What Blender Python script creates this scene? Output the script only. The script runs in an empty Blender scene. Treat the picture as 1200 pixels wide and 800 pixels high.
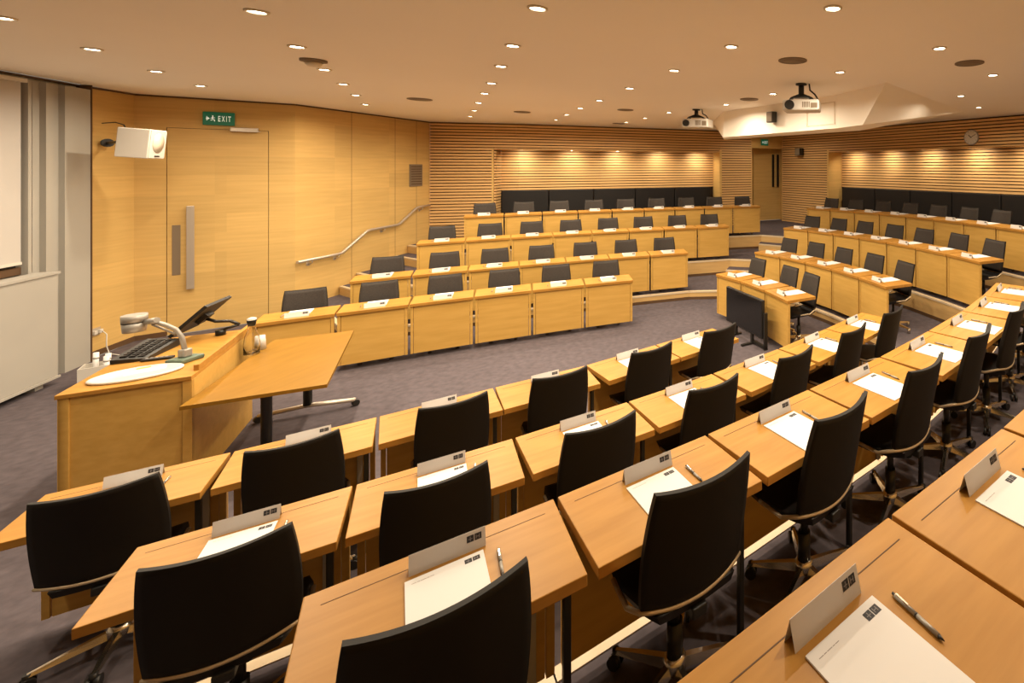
import bpy, bmesh, math, random
from mathutils import Vector, Matrix
from mathutils.geometry import tessellate_polygon
random.seed(7)
S = bpy.context.scene
COL = S.collection
PI = math.pi

# ------------------------------------------------------------------ camera, exposure
EYE = 2.481                                   # height of the lens above the lecture floor
cam_d = bpy.data.cameras.new('camera')
cam = bpy.data.objects.new('camera', cam_d); COL.objects.link(cam)
cam.location = (0, 0, EYE); cam.rotation_euler = (PI/2, 0, 0)
FPX, CX, CY = 566.6, 920.2, 195.5             # focal length and principal point in pixels of the 1200x800 frame
cam_d.sensor_width = 36.0; cam_d.lens = FPX/1200*36
cam_d.shift_x = (600-CX)/1200; cam_d.shift_y = (CY-400)/1200
cam_d.clip_start = 0.05; cam_d.clip_end = 100
S.camera = cam
S.view_settings.view_transform = 'Standard'; S.view_settings.look = 'None'
S.view_settings.exposure = 0.2; S.view_settings.gamma = 1.0
S.view_settings.use_curve_mapping = False
LAMP_W = 25.0                                  # watts of each downlight
LAMP_COL = (1.0, 0.84, 0.62)
NICHE_W = 6.5
w = bpy.data.worlds.new('world'); S.world = w; w.use_nodes = True
w.node_tree.nodes['Background'].inputs[0].default_value = (1.0, 0.85, 0.65, 1)
w.node_tree.nodes['Background'].inputs[1].default_value = 0.3
try:
    S.cycles.max_bounces = 8; S.cycles.diffuse_bounces = 6; S.cycles.glossy_bounces = 3
    S.cycles.use_denoising = True; S.cycles.sample_clamp_indirect = 4.0
    S.cycles.caustics_reflective = False; S.cycles.caustics_refractive = False
except Exception: pass

H_CEIL = EYE + 1.04
TIER = [0.0, 0.148, 0.458, 0.777]
TOP = 0.72

# ------------------------------------------------------------------ materials
def mat(name, col, rough=0.5, metal=0.0, spec=0.5):
    m = bpy.data.materials.new(name); m.use_nodes = True
    b = m.node_tree.nodes['Principled BSDF']
    b.inputs['Base Color'].default_value = (*col, 1); b.inputs['Roughness'].default_value = rough
    b.inputs['Metallic'].default_value = metal; b.inputs['Specular IOR Level'].default_value = spec
    return m
def noisy(name, ca, cb, scale, rough=0.5, stretch=(1, 1, 1), detail=4, bump=0.0, tint=0.0, spec=0.5, coarse=0.0, lo=0.3, hi=0.7):
    m = mat(name, ca, rough, 0, spec); nt = m.node_tree; N = nt.nodes; L = nt.links
    b = N['Principled BSDF']
    tc = N.new('ShaderNodeTexCoord'); mp = N.new('ShaderNodeMapping'); mp.inputs['Scale'].default_value = stretch
    no = N.new('ShaderNodeTexNoise'); no.inputs['Scale'].default_value = scale; no.inputs['Detail'].default_value = detail
    L.new(tc.outputs['Object'], mp.inputs['Vector'])
    if tint:
        oi = N.new('ShaderNodeObjectInfo'); ad = N.new('ShaderNodeVectorMath'); ad.operation = 'ADD'
        mu = N.new('ShaderNodeMath'); mu.operation = 'MULTIPLY'; mu.inputs[1].default_value = 37.0
        L.new(oi.outputs['Random'], mu.inputs[0]); L.new(mp.outputs['Vector'], ad.inputs[0]); L.new(mu.outputs[0], ad.inputs[1])
        L.new(ad.outputs[0], no.inputs['Vector'])
    else:
        L.new(mp.outputs['Vector'], no.inputs['Vector'])
    cr = N.new('ShaderNodeValToRGB'); cr.color_ramp.elements[0].position = lo; cr.color_ramp.elements[1].position = hi
    cr.color_ramp.elements[0].color = (*ca, 1); cr.color_ramp.elements[1].color = (*cb, 1)
    L.new(no.outputs['Fac'], cr.inputs['Fac'])
    out = cr.outputs['Color']
    if coarse:
        n2 = N.new('ShaderNodeTexNoise'); n2.inputs['Scale'].default_value = coarse; n2.inputs['Detail'].default_value = 2
        L.new(tc.outputs['Object'], n2.inputs['Vector'])
        mr = N.new('ShaderNodeMapRange'); mr.inputs['From Min'].default_value = .3; mr.inputs['From Max'].default_value = .7
        mr.inputs['To Min'].default_value = .86; mr.inputs['To Max'].default_value = 1.08
        L.new(n2.outputs['Fac'], mr.inputs['Value'])
        hs = N.new('ShaderNodeHueSaturation'); L.new(out, hs.inputs['Color']); L.new(mr.outputs[0], hs.inputs['Value']); out = hs.outputs['Color']
    if tint:
        mr = N.new('ShaderNodeMapRange'); mr.inputs['To Min'].default_value = 1-tint; mr.inputs['To Max'].default_value = 1+tint
        L.new(oi.outputs['Random'], mr.inputs['Value'])
        hs = N.new('ShaderNodeHueSaturation'); L.new(out, hs.inputs['Color']); L.new(mr.outputs[0], hs.inputs['Value']); out = hs.outputs['Color']
    L.new(out, b.inputs['Base Color'])
    if bump:
        bp = N.new('ShaderNodeBump'); bp.inputs['Strength'].default_value = bump; bp.inputs['Distance'].default_value = 0.01
        L.new(no.outputs['Fac'], bp.inputs['Height']); L.new(bp.outputs['Normal'], b.inputs['Normal'])
    return m
def emit(name, col, strength):
    m = bpy.data.materials.new(name); m.use_nodes = True; N = m.node_tree.nodes
    b = N['Principled BSDF']; b.inputs['Base Color'].default_value = (*col, 1)
    b.inputs['Emission Color'].default_value = (*col, 1); b.inputs['Emission Strength'].default_value = strength
    return m

WOOD_A, WOOD_B = (0.66, 0.385, 0.125), (0.76, 0.47, 0.17)
M = {}
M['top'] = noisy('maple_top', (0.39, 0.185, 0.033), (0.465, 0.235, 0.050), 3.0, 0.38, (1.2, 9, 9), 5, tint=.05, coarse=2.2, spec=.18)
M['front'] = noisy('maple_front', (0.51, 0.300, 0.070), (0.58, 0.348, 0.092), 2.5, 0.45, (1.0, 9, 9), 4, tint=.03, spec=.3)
M['edge'] = noisy('maple_edge', (0.66, 0.42, 0.16), (0.58, 0.34, 0.11), 3.0, 0.5, (1, 1, 30), 2, spec=.3)
def veneer(name):
    # wall veneer: horizontal grain in leaves about 1.2 m x 0.3 m that differ slightly in tone
    m = mat(name, WOOD_A, .45, 0, .3); nt = m.node_tree; N = nt.nodes; L = nt.links; b = N['Principled BSDF']
    tc = N.new('ShaderNodeTexCoord'); mp = N.new('ShaderNodeMapping'); mp.inputs['Scale'].default_value = (.7, .7, 12)
    no = N.new('ShaderNodeTexNoise'); no.inputs['Scale'].default_value = 2.2; no.inputs['Detail'].default_value = 4
    L.new(tc.outputs['Object'], mp.inputs['Vector']); L.new(mp.outputs['Vector'], no.inputs['Vector'])
    cr = N.new('ShaderNodeValToRGB'); cr.color_ramp.elements[0].position = .3; cr.color_ramp.elements[1].position = .7
    cr.color_ramp.elements[0].color = (.575, .375, .13, 1); cr.color_ramp.elements[1].color = (.65, .435, .16, 1)
    L.new(no.outputs['Fac'], cr.inputs['Fac'])
    m2 = N.new('ShaderNodeMapping'); m2.inputs['Scale'].default_value = (.8, .8, 3.4)
    sn = N.new('ShaderNodeVectorMath'); sn.operation = 'FLOOR'
    L.new(tc.outputs['Object'], m2.inputs['Vector']); L.new(m2.outputs['Vector'], sn.inputs[0])
    wn = N.new('ShaderNodeTexWhiteNoise'); L.new(sn.outputs[0], wn.inputs['Vector'])
    mr = N.new('ShaderNodeMapRange'); mr.inputs['To Min'].default_value = .93; mr.inputs['To Max'].default_value = 1.06
    L.new(wn.outputs['Value'], mr.inputs['Value'])
    hs = N.new('ShaderNodeHueSaturation'); L.new(cr.outputs['Color'], hs.inputs['Color']); L.new(mr.outputs[0], hs.inputs['Value'])
    L.new(hs.outputs['Color'], b.inputs['Base Color'])
    return m
M['veneer'] = veneer('wall_veneer')
M['slat'] = noisy('slat_wood', (0.62, 0.38, 0.155), (0.72, 0.45, 0.195), 2.5, 0.5, (.6, .6, 14), 4, spec=.25)
M['dark'] = mat('dark_backing', (0.035, 0.018, 0.008), .8)
M['seam'] = mat('seam', (0.10, 0.05, 0.02), .8)
M['ceil'] = noisy('ceiling_paint', (.90, .85, .77), (.92, .87, .79), .6, .85, spec=.1)
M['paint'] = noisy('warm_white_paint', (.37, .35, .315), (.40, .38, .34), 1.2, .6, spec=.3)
M['carpet'] = noisy('carpet', (.084, .071, .079), (.118, .099, .109), 14.0, .95, detail=9, coarse=.5, spec=.05, bump=.2)
M['nosing'] = mat('step_nosing', (.62, .50, .34), .4)
M['riser'] = noisy('riser_wood', (.55, .35, .14), (.62, .41, .17), 2.5, .5, (1, 1, 9), 4, spec=.25)
M['black'] = mat('black_plastic', (.012, .011, .010), .45)
M['steelblack'] = mat('black_steel', (.02, .018, .016), .4, .3)
def shell():
    m = mat('chair_shell', (.010, .0075, .0055), .6, 0, .25); nt = m.node_tree; N = nt.nodes; L = nt.links; b = N['Principled BSDF']
    tc = N.new('ShaderNodeTexCoord'); no = N.new('ShaderNodeTexNoise'); no.inputs['Scale'].default_value = 220
    bp = N.new('ShaderNodeBump'); bp.inputs['Strength'].default_value = .25; bp.inputs['Distance'].default_value = .001
    L.new(tc.outputs['Object'], no.inputs['Vector']); L.new(no.outputs['Fac'], bp.inputs['Height']); L.new(bp.outputs['Normal'], b.inputs['Normal'])
    return m
M['shell'] = shell()
M['leather'] = mat('black_leather', (.010, .008, .0075), .5, 0, .35)
M['fabric'] = noisy('charcoal_fabric', (.030, .025, .022), (.048, .040, .035), 90, .8, spec=.25)
M['rim'] = mat('satin_rim', (.60, .48, .32), .32, .35)
M['chrome'] = mat('polished_aluminium', (.72, .66, .55), .22, 1.0)
M['brushed'] = mat('brushed_steel', (.58, .51, .43), .38, .65)
M['duct'] = mat('grey_duct', (.42, .39, .36), .5)
M['paper'] = mat('paper', (.72, .71, .70), .75, 0, .2)
M['card'] = mat('card', (.62, .60, .58), .75, 0, .2)
M['ink'] = mat('ink', (.02, .02, .025), .7)
M['ink_soft'] = mat('ink_soft', (.22, .20, .20), .7)
M['ink_grey'] = mat('ink_grey', (.30, .28, .27), .7)
M['lamp'] = emit('lamp_glow', (1.0, .86, .62), 22)
M['ring'] = mat('lamp_ring', (.70, .62, .50), .4)
M['grille'] = mat('grille', (.20, .15, .10), .7)
M['green'] = emit('sign_green', (.005, .10, .045), .35)
M['signwhite'] = emit('sign_white', (.8, .85, .75), .35)
M['white'] = mat('white_plastic', (.62, .59, .54), .4)
M['screen'] = mat('tv_screen', (.008, .008, .009), .12)
M['yellowtag'] = mat('yellow_tag', (.75, .55, .08), .6)
M['greenbase'] = mat('grey_green_plastic', (.10, .14, .10), .5)
M['silver'] = mat('silver_plastic', (.33, .31, .28), .38, .3)
M['glass'] = mat('glass', (.95, .95, .95), .03); M['glass'].node_tree.nodes['Principled BSDF'].inputs['Transmission Weight'].default_value = 1.0
M['frost'] = mat('frosted', (.85, .83, .78), .3); M['frost'].node_tree.nodes['Principled BSDF'].inputs['Transmission Weight'].default_value = .35
M['blind'] = mat('blind_fabric', (.50, .475, .45), .8)
M['table'] = noisy('table_veneer', (.22, .108, .0115), (.265, .132, .0165), 2.5, .4, (6, 1.2, 6), 4, spec=.18)
M['floorsock'] = mat('socket_metal', (.6, .55, .5), .4, .6)

# ------------------------------------------------------------------ mesh helpers
def link(name, bm, m, parent=None, smooth=False, kind=None):
    me = bpy.data.meshes.new(name); bm.normal_update(); bm.to_mesh(me); bm.free()
    ms = m if isinstance(m, (list, tuple)) else [m]
    for x in ms: me.materials.append(M[x])
    if smooth:
        for p in me.polygons: p.use_smooth = True
    o = bpy.data.objects.new(name, me); COL.objects.link(o)
    if parent: o.parent = parent
    if kind: o['kind'] = kind
    return o
def box(bm, x0, x1, y0, y1, z0, z1, mt=None, mi=0, bev=0.0):
    c = [(x0, y0, z0), (x1, y0, z0), (x1, y1, z0), (x0, y1, z0), (x0, y0, z1), (x1, y0, z1), (x1, y1, z1), (x0, y1, z1)]
    vs = [bm.verts.new((mt @ Vector(p)) if mt else p) for p in c]
    fs = [bm.faces.new([vs[i] for i in f]) for f in ((3, 2, 1, 0), (4, 5, 6, 7), (0, 1, 5, 4), (1, 2, 6, 5), (2, 3, 7, 6), (3, 0, 4, 7))]
    for f in fs: f.material_index = mi
    if bev:
        es = list({e for f in fs for e in f.edges})
        bmesh.ops.bevel(bm, geom=es, offset=bev, segments=2, affect='EDGES', profile=.5)
    return vs
def cyl(bm, p0, p1, r0, r1=None, n=16, cap=True, mi=0):
    r1 = r0 if r1 is None else r1
    p0 = Vector(p0); p1 = Vector(p1); d = (p1-p0).normalized()
    a = d.orthogonal().normalized(); b = d.cross(a)
    A = [bm.verts.new(p0+r0*(math.cos(2*PI*i/n)*a+math.sin(2*PI*i/n)*b)) for i in range(n)]
    B = [bm.verts.new(p1+r1*(math.cos(2*PI*i/n)*a+math.sin(2*PI*i/n)*b)) for i in range(n)]
    for i in range(n):
        f = bm.faces.new([A[i], A[(i+1) % n], B[(i+1) % n], B[i]]); f.material_index = mi; f.smooth = True
    if cap:
        bm.faces.new(A[::-1]).material_index = mi; bm.faces.new(B).material_index = mi
def tube(bm, pts, r, n=10, mi=0):
    pts = [Vector(p) for p in pts]; rings = []
    prev = None
    for i, p in enumerate(pts):
        t = (pts[min(i+1, len(pts)-1)]-pts[max(i-1, 0)]).normalized()
        a = (t.orthogonal() if prev is None else (prev - t*prev.dot(t))).normalized(); prev = a; b = t.cross(a)
        rings.append([bm.verts.new(p+r*(math.cos(2*PI*k/n)*a+math.sin(2*PI*k/n)*b)) for k in range(n)])
    for A, B in zip(rings, rings[1:]):
        for k in range(n):
            f = bm.faces.new([A[k], A[(k+1) % n], B[(k+1) % n], B[k]]); f.smooth = True; f.material_index = mi
    bm.faces.new(rings[0][::-1]).material_index = mi; bm.faces.new(rings[-1]).material_index = mi
def lathe(bm, prof, cx=0, cy=0, n=24, mi=0):
    rings = []
    for r, z in prof:
        rings.append([bm.verts.new((cx+r*math.cos(2*PI*k/n), cy+r*math.sin(2*PI*k/n), z)) for k in range(n)])
    for A, B in zip(rings, rings[1:]):
        for k in range(n):
            f = bm.faces.new([A[k], A[(k+1) % n], B[(k+1) % n], B[k]]); f.smooth = True; f.material_index = mi
    bm.faces.new(rings[0][::-1]); bm.faces.new(rings[-1])
def prism(bm, poly, z0, z1, mt_top=0, mt_side=0):
    poly = [(p[0], p[1]) for p in poly]
    area = sum(poly[i][0]*poly[(i+1) % len(poly)][1]-poly[(i+1) % len(poly)][0]*poly[i][1] for i in range(len(poly)))
    if area < 0: poly = poly[::-1]
    B = [bm.verts.new((x, y, z0)) for x, y in poly]; T = [bm.verts.new((x, y, z1)) for x, y in poly]
    for tri in tessellate_polygon([[Vector((x, y, 0)) for x, y in poly]]):
        a, b, c = [Vector((*poly[i], 0)) for i in tri]
        if (b-a).cross(c-a).z < 0: tri = tri[::-1]
        f = bm.faces.new([T[i] for i in tri]); f.material_index = mt_top
        f = bm.faces.new([B[i] for i in reversed(tri)]); f.material_index = mt_top
    n = len(poly)
    for i in range(n):
        f = bm.faces.new([B[i], B[(i+1) % n], T[(i+1) % n], T[i]]); f.material_index = mt_side
def BM(): return bmesh.new()
def empty(name, loc, rz=0):
    o = bpy.data.objects.new(name, None); COL.objects.link(o); o.empty_display_size = .1
    o.location = loc; o.rotation_euler = (0, 0, rz); return o
def tag(o, label, cat, group=None):
    o['label'] = label; o['category'] = cat
    if group: o['group'] = group
    return o
def copy_tree(o, parent=None):
    c = o.copy(); COL.objects.link(c)
    if parent: c.parent = parent
    for ch in list(o.children): copy_tree(ch, c)
    return c
def drop_tree(o):
    for ch in list(o.children): drop_tree(ch)
    bpy.data.objects.remove(o)
def V2(a, b): return Vector((b[0]-a[0], b[1]-a[1]))
def ray(px, a, b):
    """plan point where the view column px meets the plan line a-b"""
    k = (px-CX)/FPX; dx, dy = b[0]-a[0], b[1]-a[1]
    t = (k*a[1]-a[0])/(dx-k*dy); return (a[0]+t*dx, a[1]+t*dy)
def zat(py, depth): return EYE-(py-CY)/FPX*depth
def frame(a, b):
    """matrix whose x axis runs from plan point a to b, y axis 90 deg to its left, origin a"""
    d = V2(a, b); return Matrix.Translation((a[0], a[1], 0)) @ Matrix.Rotation(math.atan2(d.y, d.x), 4, 'Z')
ORD = ['first', 'second', 'third', 'fourth', 'fifth', 'sixth', 'seventh', 'eighth', 'ninth', 'tenth']

# ------------------------------------------------------------------ desk rows in plan (front edge of every desk, metres)
CAMB = [  # camera-side bank
 [(-3.985, 2.595), (-3.419, 2.991), (-2.872, 3.411), (-2.324, 3.859), (-1.773, 4.291), (-1.285, 4.785), (-.79, 5.285)],
 [(-2.757, 2.047), (-2.185, 2.453), (-1.616, 2.878), (-1.082, 3.323), (-.568, 3.776), (-.062, 4.29), (.403, 4.82), (.852, 5.366)],
 [(-1.467, 1.46), (-.905, 1.905), (-.383, 2.355), (.137, 2.834), (.649, 3.318), (1.138, 3.845), (1.60, 4.375), (2.00, 4.90), (2.378, 5.447)],
 [(-.235, .90), (.295, 1.365), (.821, 1.825), (1.33, 2.31)]]
RAIL = [  # bank beside the handrail wall
 [(-5.98, 5.407), (-5.408, 5.811), (-4.823, 6.196), (-4.225, 6.561), (-3.615, 6.906), (-2.995, 7.23), (-2.363, 7.534)],
 [(-6.135, 6.794), (-5.551, 7.181), (-4.955, 7.549), (-4.347, 7.898), (-3.729, 8.228), (-3.101, 8.537), (-2.463, 8.827), (-1.817, 9.097)],
 [(-6.254, 8.181), (-5.659, 8.551), (-5.054, 8.903), (-4.438, 9.236), (-3.812, 9.551), (-3.177, 9.847), (-2.534, 10.124), (-1.882, 10.382), (-1.223, 10.62)],
 [(-6.363, 9.553), (-5.759, 9.907), (-5.145, 10.244), (-4.522, 10.564), (-3.889, 10.866), (-3.249, 11.149), (-2.6, 11.414), (-1.945, 11.661), (-1.282, 11.888), (-.614, 12.097)]]
CLOCK = [  # bank below the wall clock
 [(-1.146, 7.96), (-.697, 7.465), (-.304, 6.925), (.03, 6.346)],
 [(-.591, 9.176), (-.109, 8.714), (.331, 8.211), (.724, 7.67), (1.068, 7.098), (1.36, 6.497)],
 [(-.049, 10.376), (.456, 9.939), (.926, 9.464), (1.359, 8.955), (1.753, 8.414), (2.104, 7.845), (2.411, 7.252), (2.672, 6.637)],
 [(.505, 11.553), (1.025, 11.133), (1.516, 10.679), (1.975, 10.194), (2.402, 9.68), (2.794, 9.138), (3.149, 8.572), (3.466, 7.983), (3.743, 7.375)]]

# ------------------------------------------------------------------ walls in plan
WIN_END = (-3.56, -4.56)
P_COL = (-8.95, 6.10); P_IN = (-9.28, 6.89); P_RAIL = (-8.13, 8.02); P_BK = (-8.23, 11.2)
BACK = [P_BK, (-6.5, 11.68), (-4.75, 12.5), (-2.2, 13.78), (-1.0, 14.42)]
DR_R = (-.08, 15.3)
RIGHT = [DR_R, (1.99, 12.95), (3.5, 11.05), (4.73, 9.58), (7.93, 5.55)]
OUT = [WIN_END, P_IN, P_RAIL] + BACK + [(-1.1, 15.9), (0, 16.3)] + RIGHT
bm = BM(); prism(bm, [WIN_END, P_IN, P_RAIL]+BACK+RIGHT, -.2, 0.0); link('floor', bm, 'carpet', kind='structure')
bm = BM(); prism(bm, OUT, H_CEIL, H_CEIL+.2); link('ceiling', bm, 'ceil', kind='structure')

def wall(name, a, b, z0, z1, m, th=.15, seams=()):
    """wall whose room face runs a->b with the room on the right-hand side (y<0 of the frame)"""
    L_ = V2(a, b).length; bm = BM(); F = frame(a, b)
    box(bm, 0, L_, 0, th, z0, z1, F)
    o = link(name, bm, m, kind='structure')
    if seams:
        b2 = BM()
        for s in seams: box(b2, s-.003, s+.003, -.0015, .001, z0, z1, F)
        link('panel_seam', b2, 'seam', o)
    return o
# room is to the right when walking WIN_END -> P_IN -> P_RAIL -> back -> right
wall('wall_window_side', WIN_END, P_COL, 0, H_CEIL, 'paint')
wall('wall_lectern_corner', P_COL, P_IN, 0, H_CEIL, 'veneer')
# door wall
def along(a, b, p): return V2(a, p).length
D0 = ray(195, P_IN, P_RAIL); D1 = ray(315, P_IN, P_RAIL); s0 = along(P_IN, P_RAIL, D0); s1 = along(P_IN, P_RAIL, D1)
Ld = V2(P_IN, P_RAIL).length; DZ = 3.06
F = frame(P_IN, P_RAIL)
bm = BM(); box(bm, 0, s0, 0, .15, 0, H_CEIL, F); box(bm, s1, Ld, 0, .15, 0, H_CEIL, F); box(bm, s0, s1, 0, .15, DZ, H_CEIL, F)
link('wall_door_side', bm, 'veneer', kind='structure')
door = empty('door_1', (0, 0, 0)); door['kind'] = 'structure'
bm = BM(); box(bm, s0+.006, s1-.006, .004, .06, .008, DZ-.006, F); link('door_leaf', bm, 'veneer', door)
bm = BM(); box(bm, s0-.0, s1+.0, .05, .12, 0, DZ, F); link('door_recess', bm, 'seam', door)
def on_door(px): return along(P_IN, P_RAIL, ray(px, P_IN, P_RAIL))
h0, h1 = on_door(219), on_door(228.5)
bm = BM(); hz0, hz1 = .66, 1.90
box(bm, h0, h1, -.065, -.045, hz0, hz1, F, bev=.004)
for z in (hz0+.12, hz1-.12): box(bm, h0+.02, h1-.02, -.045, .004, z-.02, z+.02, F)
link('door_handle', bm, 'brushed', door)
k0, k1 = on_door(201.5), on_door(211.5)
bm = BM(); box(bm, k0, k1, -.002, .004, .88, 1.62, F); link('push_plate', bm, 'grille', door)
c0, c1 = on_door(270), on_door(303)
bm = BM(); box(bm, c0, c1, -.06, .0, DZ-.03, DZ+.035, F, bev=.006); box(bm, c0+.12, c1+.02, -.08, -.06, DZ-.03, DZ-.015, F)
link('door_closer', bm, 'brushed', door)
# handrail wall
seams = [along(P_RAIL, P_BK, ray(p, P_RAIL, P_BK)) for p in (412, 463, 488)]
wall('wall_handrail_side', P_RAIL, P_BK, 0, H_CEIL, 'veneer', seams=seams)

# ------------------------------------------------------------------ slatted walls with niches
def sub(poly, pa, pb):
    """piece of the polyline between view columns pa and pb, with both cut points"""
    out = []; started = False
    def col(p): return CX+FPX*p[0]/p[1]
    pts = poly
    for a, b in zip(pts, pts[1:]):
        ca, cb = col(a), col(b)
        if cb < pa or ca > pb: continue
        if not started:
            out.append(ray(pa, a, b) if ca < pa else a); started = True
        if cb > pb: out.append(ray(pb, a, b)); return out
        out.append(b)
    return out
def off(poly, d):
    """offset a polyline d to its left (outward)"""
    o = []
    for i, p in enumerate(poly):
        a = poly[max(i-1, 0)]; b = poly[min(i+1, len(poly)-1)]; t = V2(a, b).normalized()
        o.append((p[0]-t.y*d, p[1]+t.x*d))
    return o
PITCH = .070
def slat_band(name, poly, z0, z1, phase=0.0):
    root = empty(name, (0, 0, 0)); root['kind'] = 'structure'
    bm = BM()
    for a, b in zip(poly, poly[1:]):
        F = frame(a, b); box(bm, .006, V2(a, b).length-.006, .0, .12, z0, z1, F)
    link('backing', bm, 'dark', root)
    bm = BM(); k = math.floor(z0/PITCH)
    pi = off(poly, -.038)
    while k*PITCH < z1:
        s0_, s1_ = max(z0, k*PITCH+.0105), min(z1, k*PITCH+PITCH-.0105)
        if s1_-s0_ > .012:
            for (a, b), (c, d) in zip(zip(poly, poly[1:]), zip(pi, pi[1:])):
                vs = [bm.verts.new((*p, z)) for z in (s0_, s1_) for p in (a, b, d, c)]
                for f in ((0, 1, 2, 3), (7, 6, 5, 4), (3, 2, 6, 7), (0, 3, 7, 4), (1, 5, 6, 2)): bm.faces.new([vs[i] for i in f])
        k += 1
    bmesh.ops.recalc_face_normals(bm, faces=bm.faces)
    link('slats', bm, 'slat', root)
    return root
Z4 = TIER[3]; NZ = 2.90; NDEP = .53
def niche(tagname, poly, label_side):
    """recess behind the polyline: back, two reveals, soffit"""
    bk = off(poly, NDEP)
    slat_band('wall_niche_'+tagname, bk, Z4+1.12, NZ)
    bm = BM()
    for a, b in zip(bk, bk[1:]):
        box(bm, 0, V2(a, b).length+.01, 0, .1, 0, Z4+1.12, frame(a, b))
    link('wall_niche_base_'+tagname, bm, 'dark', kind='structure')
    bm = BM()
    for (a, b), sgn in (((poly[0], bk[0]), 1), ((poly[-1], bk[-1]), -1)):
        F = frame(a, b); L_ = V2(a, b).length
        if sgn > 0 and tagname == 'back': box(bm, -.04, -.012, 0, .04, 0, NZ+.02, F)
        elif sgn > 0: box(bm, -.04, L_+.05, 0, .06, 0, NZ+.05, F)
        else: box(bm, -.04, L_+.05, -.06, 0, 0, NZ+.05, F)
    link('trim_niche_'+tagname, bm, 'veneer', kind='structure')
    if tagname == 'back': slat_band('wall_niche_return', [poly[0], bk[0]], Z4, NZ)
    bm = BM(); prism(bm, poly+bk[::-1], NZ, NZ+.03); link('ceiling_niche_'+tagname, bm, 'slat', kind='structure')
    return bk
# back wall (handrail bank)
NA = sub(BACK, 579, 843)
slat_band('wall_back_beside_rail', sub(BACK, 503, 579), Z4, NZ)
slat_band('wall_back_above_niche', NA, NZ, H_CEIL)
slat_band('wall_back_upper_rail', sub(BACK, 503, 579), NZ, H_CEIL)
slat_band('wall_back_beside_door', sub(BACK, 843.1, 880.5), 0, H_CEIL)
BKA = niche('back', NA, 'back')
# corner doorway
wall('wall_doorway_reveal_rail', (-1.0, 14.42), (-1.08, 15.15), 0, H_CEIL, 'veneer')
d2a, d2b = (-1.08, 15.15), (-.06, 15.75)
F = frame(d2a, d2b); Lw = V2(d2a, d2b).length
bm = BM(); box(bm, 0, Lw, .06, .15, Z4, H_CEIL, F); link('wall_corner_doorway', bm, 'veneer', kind='structure')
wall('wall_doorway_reveal_clock', (-.06, 15.75), (-.08, 15.32), 0, H_CEIL, 'veneer')
bm = BM(); prism(bm, [(-1.08, 15.15), (-.06, 15.75), (-.08, 15.3), (-1.0, 14.42)], Z4-.2, Z4); link('floor', bm, 'carpet', kind='structure')
door2 = empty('door_2', (0, 0, 0)); door2['kind'] = 'structure'
bm = BM(); box(bm, .10, Lw-.12, .0, .055, Z4+.01, Z4+2.35, F); link('door_leaf', bm, 'veneer', door2)
bm = BM()
for px in (905.3, 910.8):
    q = along(d2a, d2b, ray(px, d2a, d2b)); box(bm, q-.03, q+.03, -.06, -.02, zat(219, 15.5), zat(181, 15.5), F)
link('door_handle', bm, 'black', door2)
bm = BM(); box(bm, Lw-.12, Lw-.02, -.05, .06, Z4, Z4+2.5, F); link('trim_door_post', bm, 'veneer', kind='structure')
# clock wall
slat_band('wall_clock_side', sub(RIGHT, 917, 972), 0, H_CEIL)
NB = sub(RIGHT, 972.1, 1330)
slat_band('wall_clock_above_niche', NB, NZ, H_CEIL)
BKB = niche('clock', NB, 'clock')
endp = NB[-1]
slat_band('wall_clock_far_end', [endp, RIGHT[-1]], 0, H_CEIL)
# wall behind the camera
wall('wall_camera_side', RIGHT[-1], WIN_END, 0, H_CEIL, 'veneer')
# solid dark strip whose colour stands in for the shadow line under the ceiling
bm = BM()
for a, b in zip([WIN_END, P_COL, P_IN, P_RAIL]+BACK, [P_COL, P_IN, P_RAIL]+BACK[:]):
    if a == b: continue
    box(bm, 0, V2(a, b).length, -.03, 0, H_CEIL-.022, H_CEIL, frame(a, b))
link('trim_shadow_line', bm, 'seam', kind='structure')
# skirting on the lectern side walls
bm = BM()
for a, b in ((P_COL, P_IN), (P_IN, D0), (D1, P_RAIL), (P_RAIL, P_BK)):
    box(bm, 0, V2(a, b).length, -.012, 0, 0, .07, frame(a, b))
link('baseboard_handrail_side', bm, 'seam', kind='structure')

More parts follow.
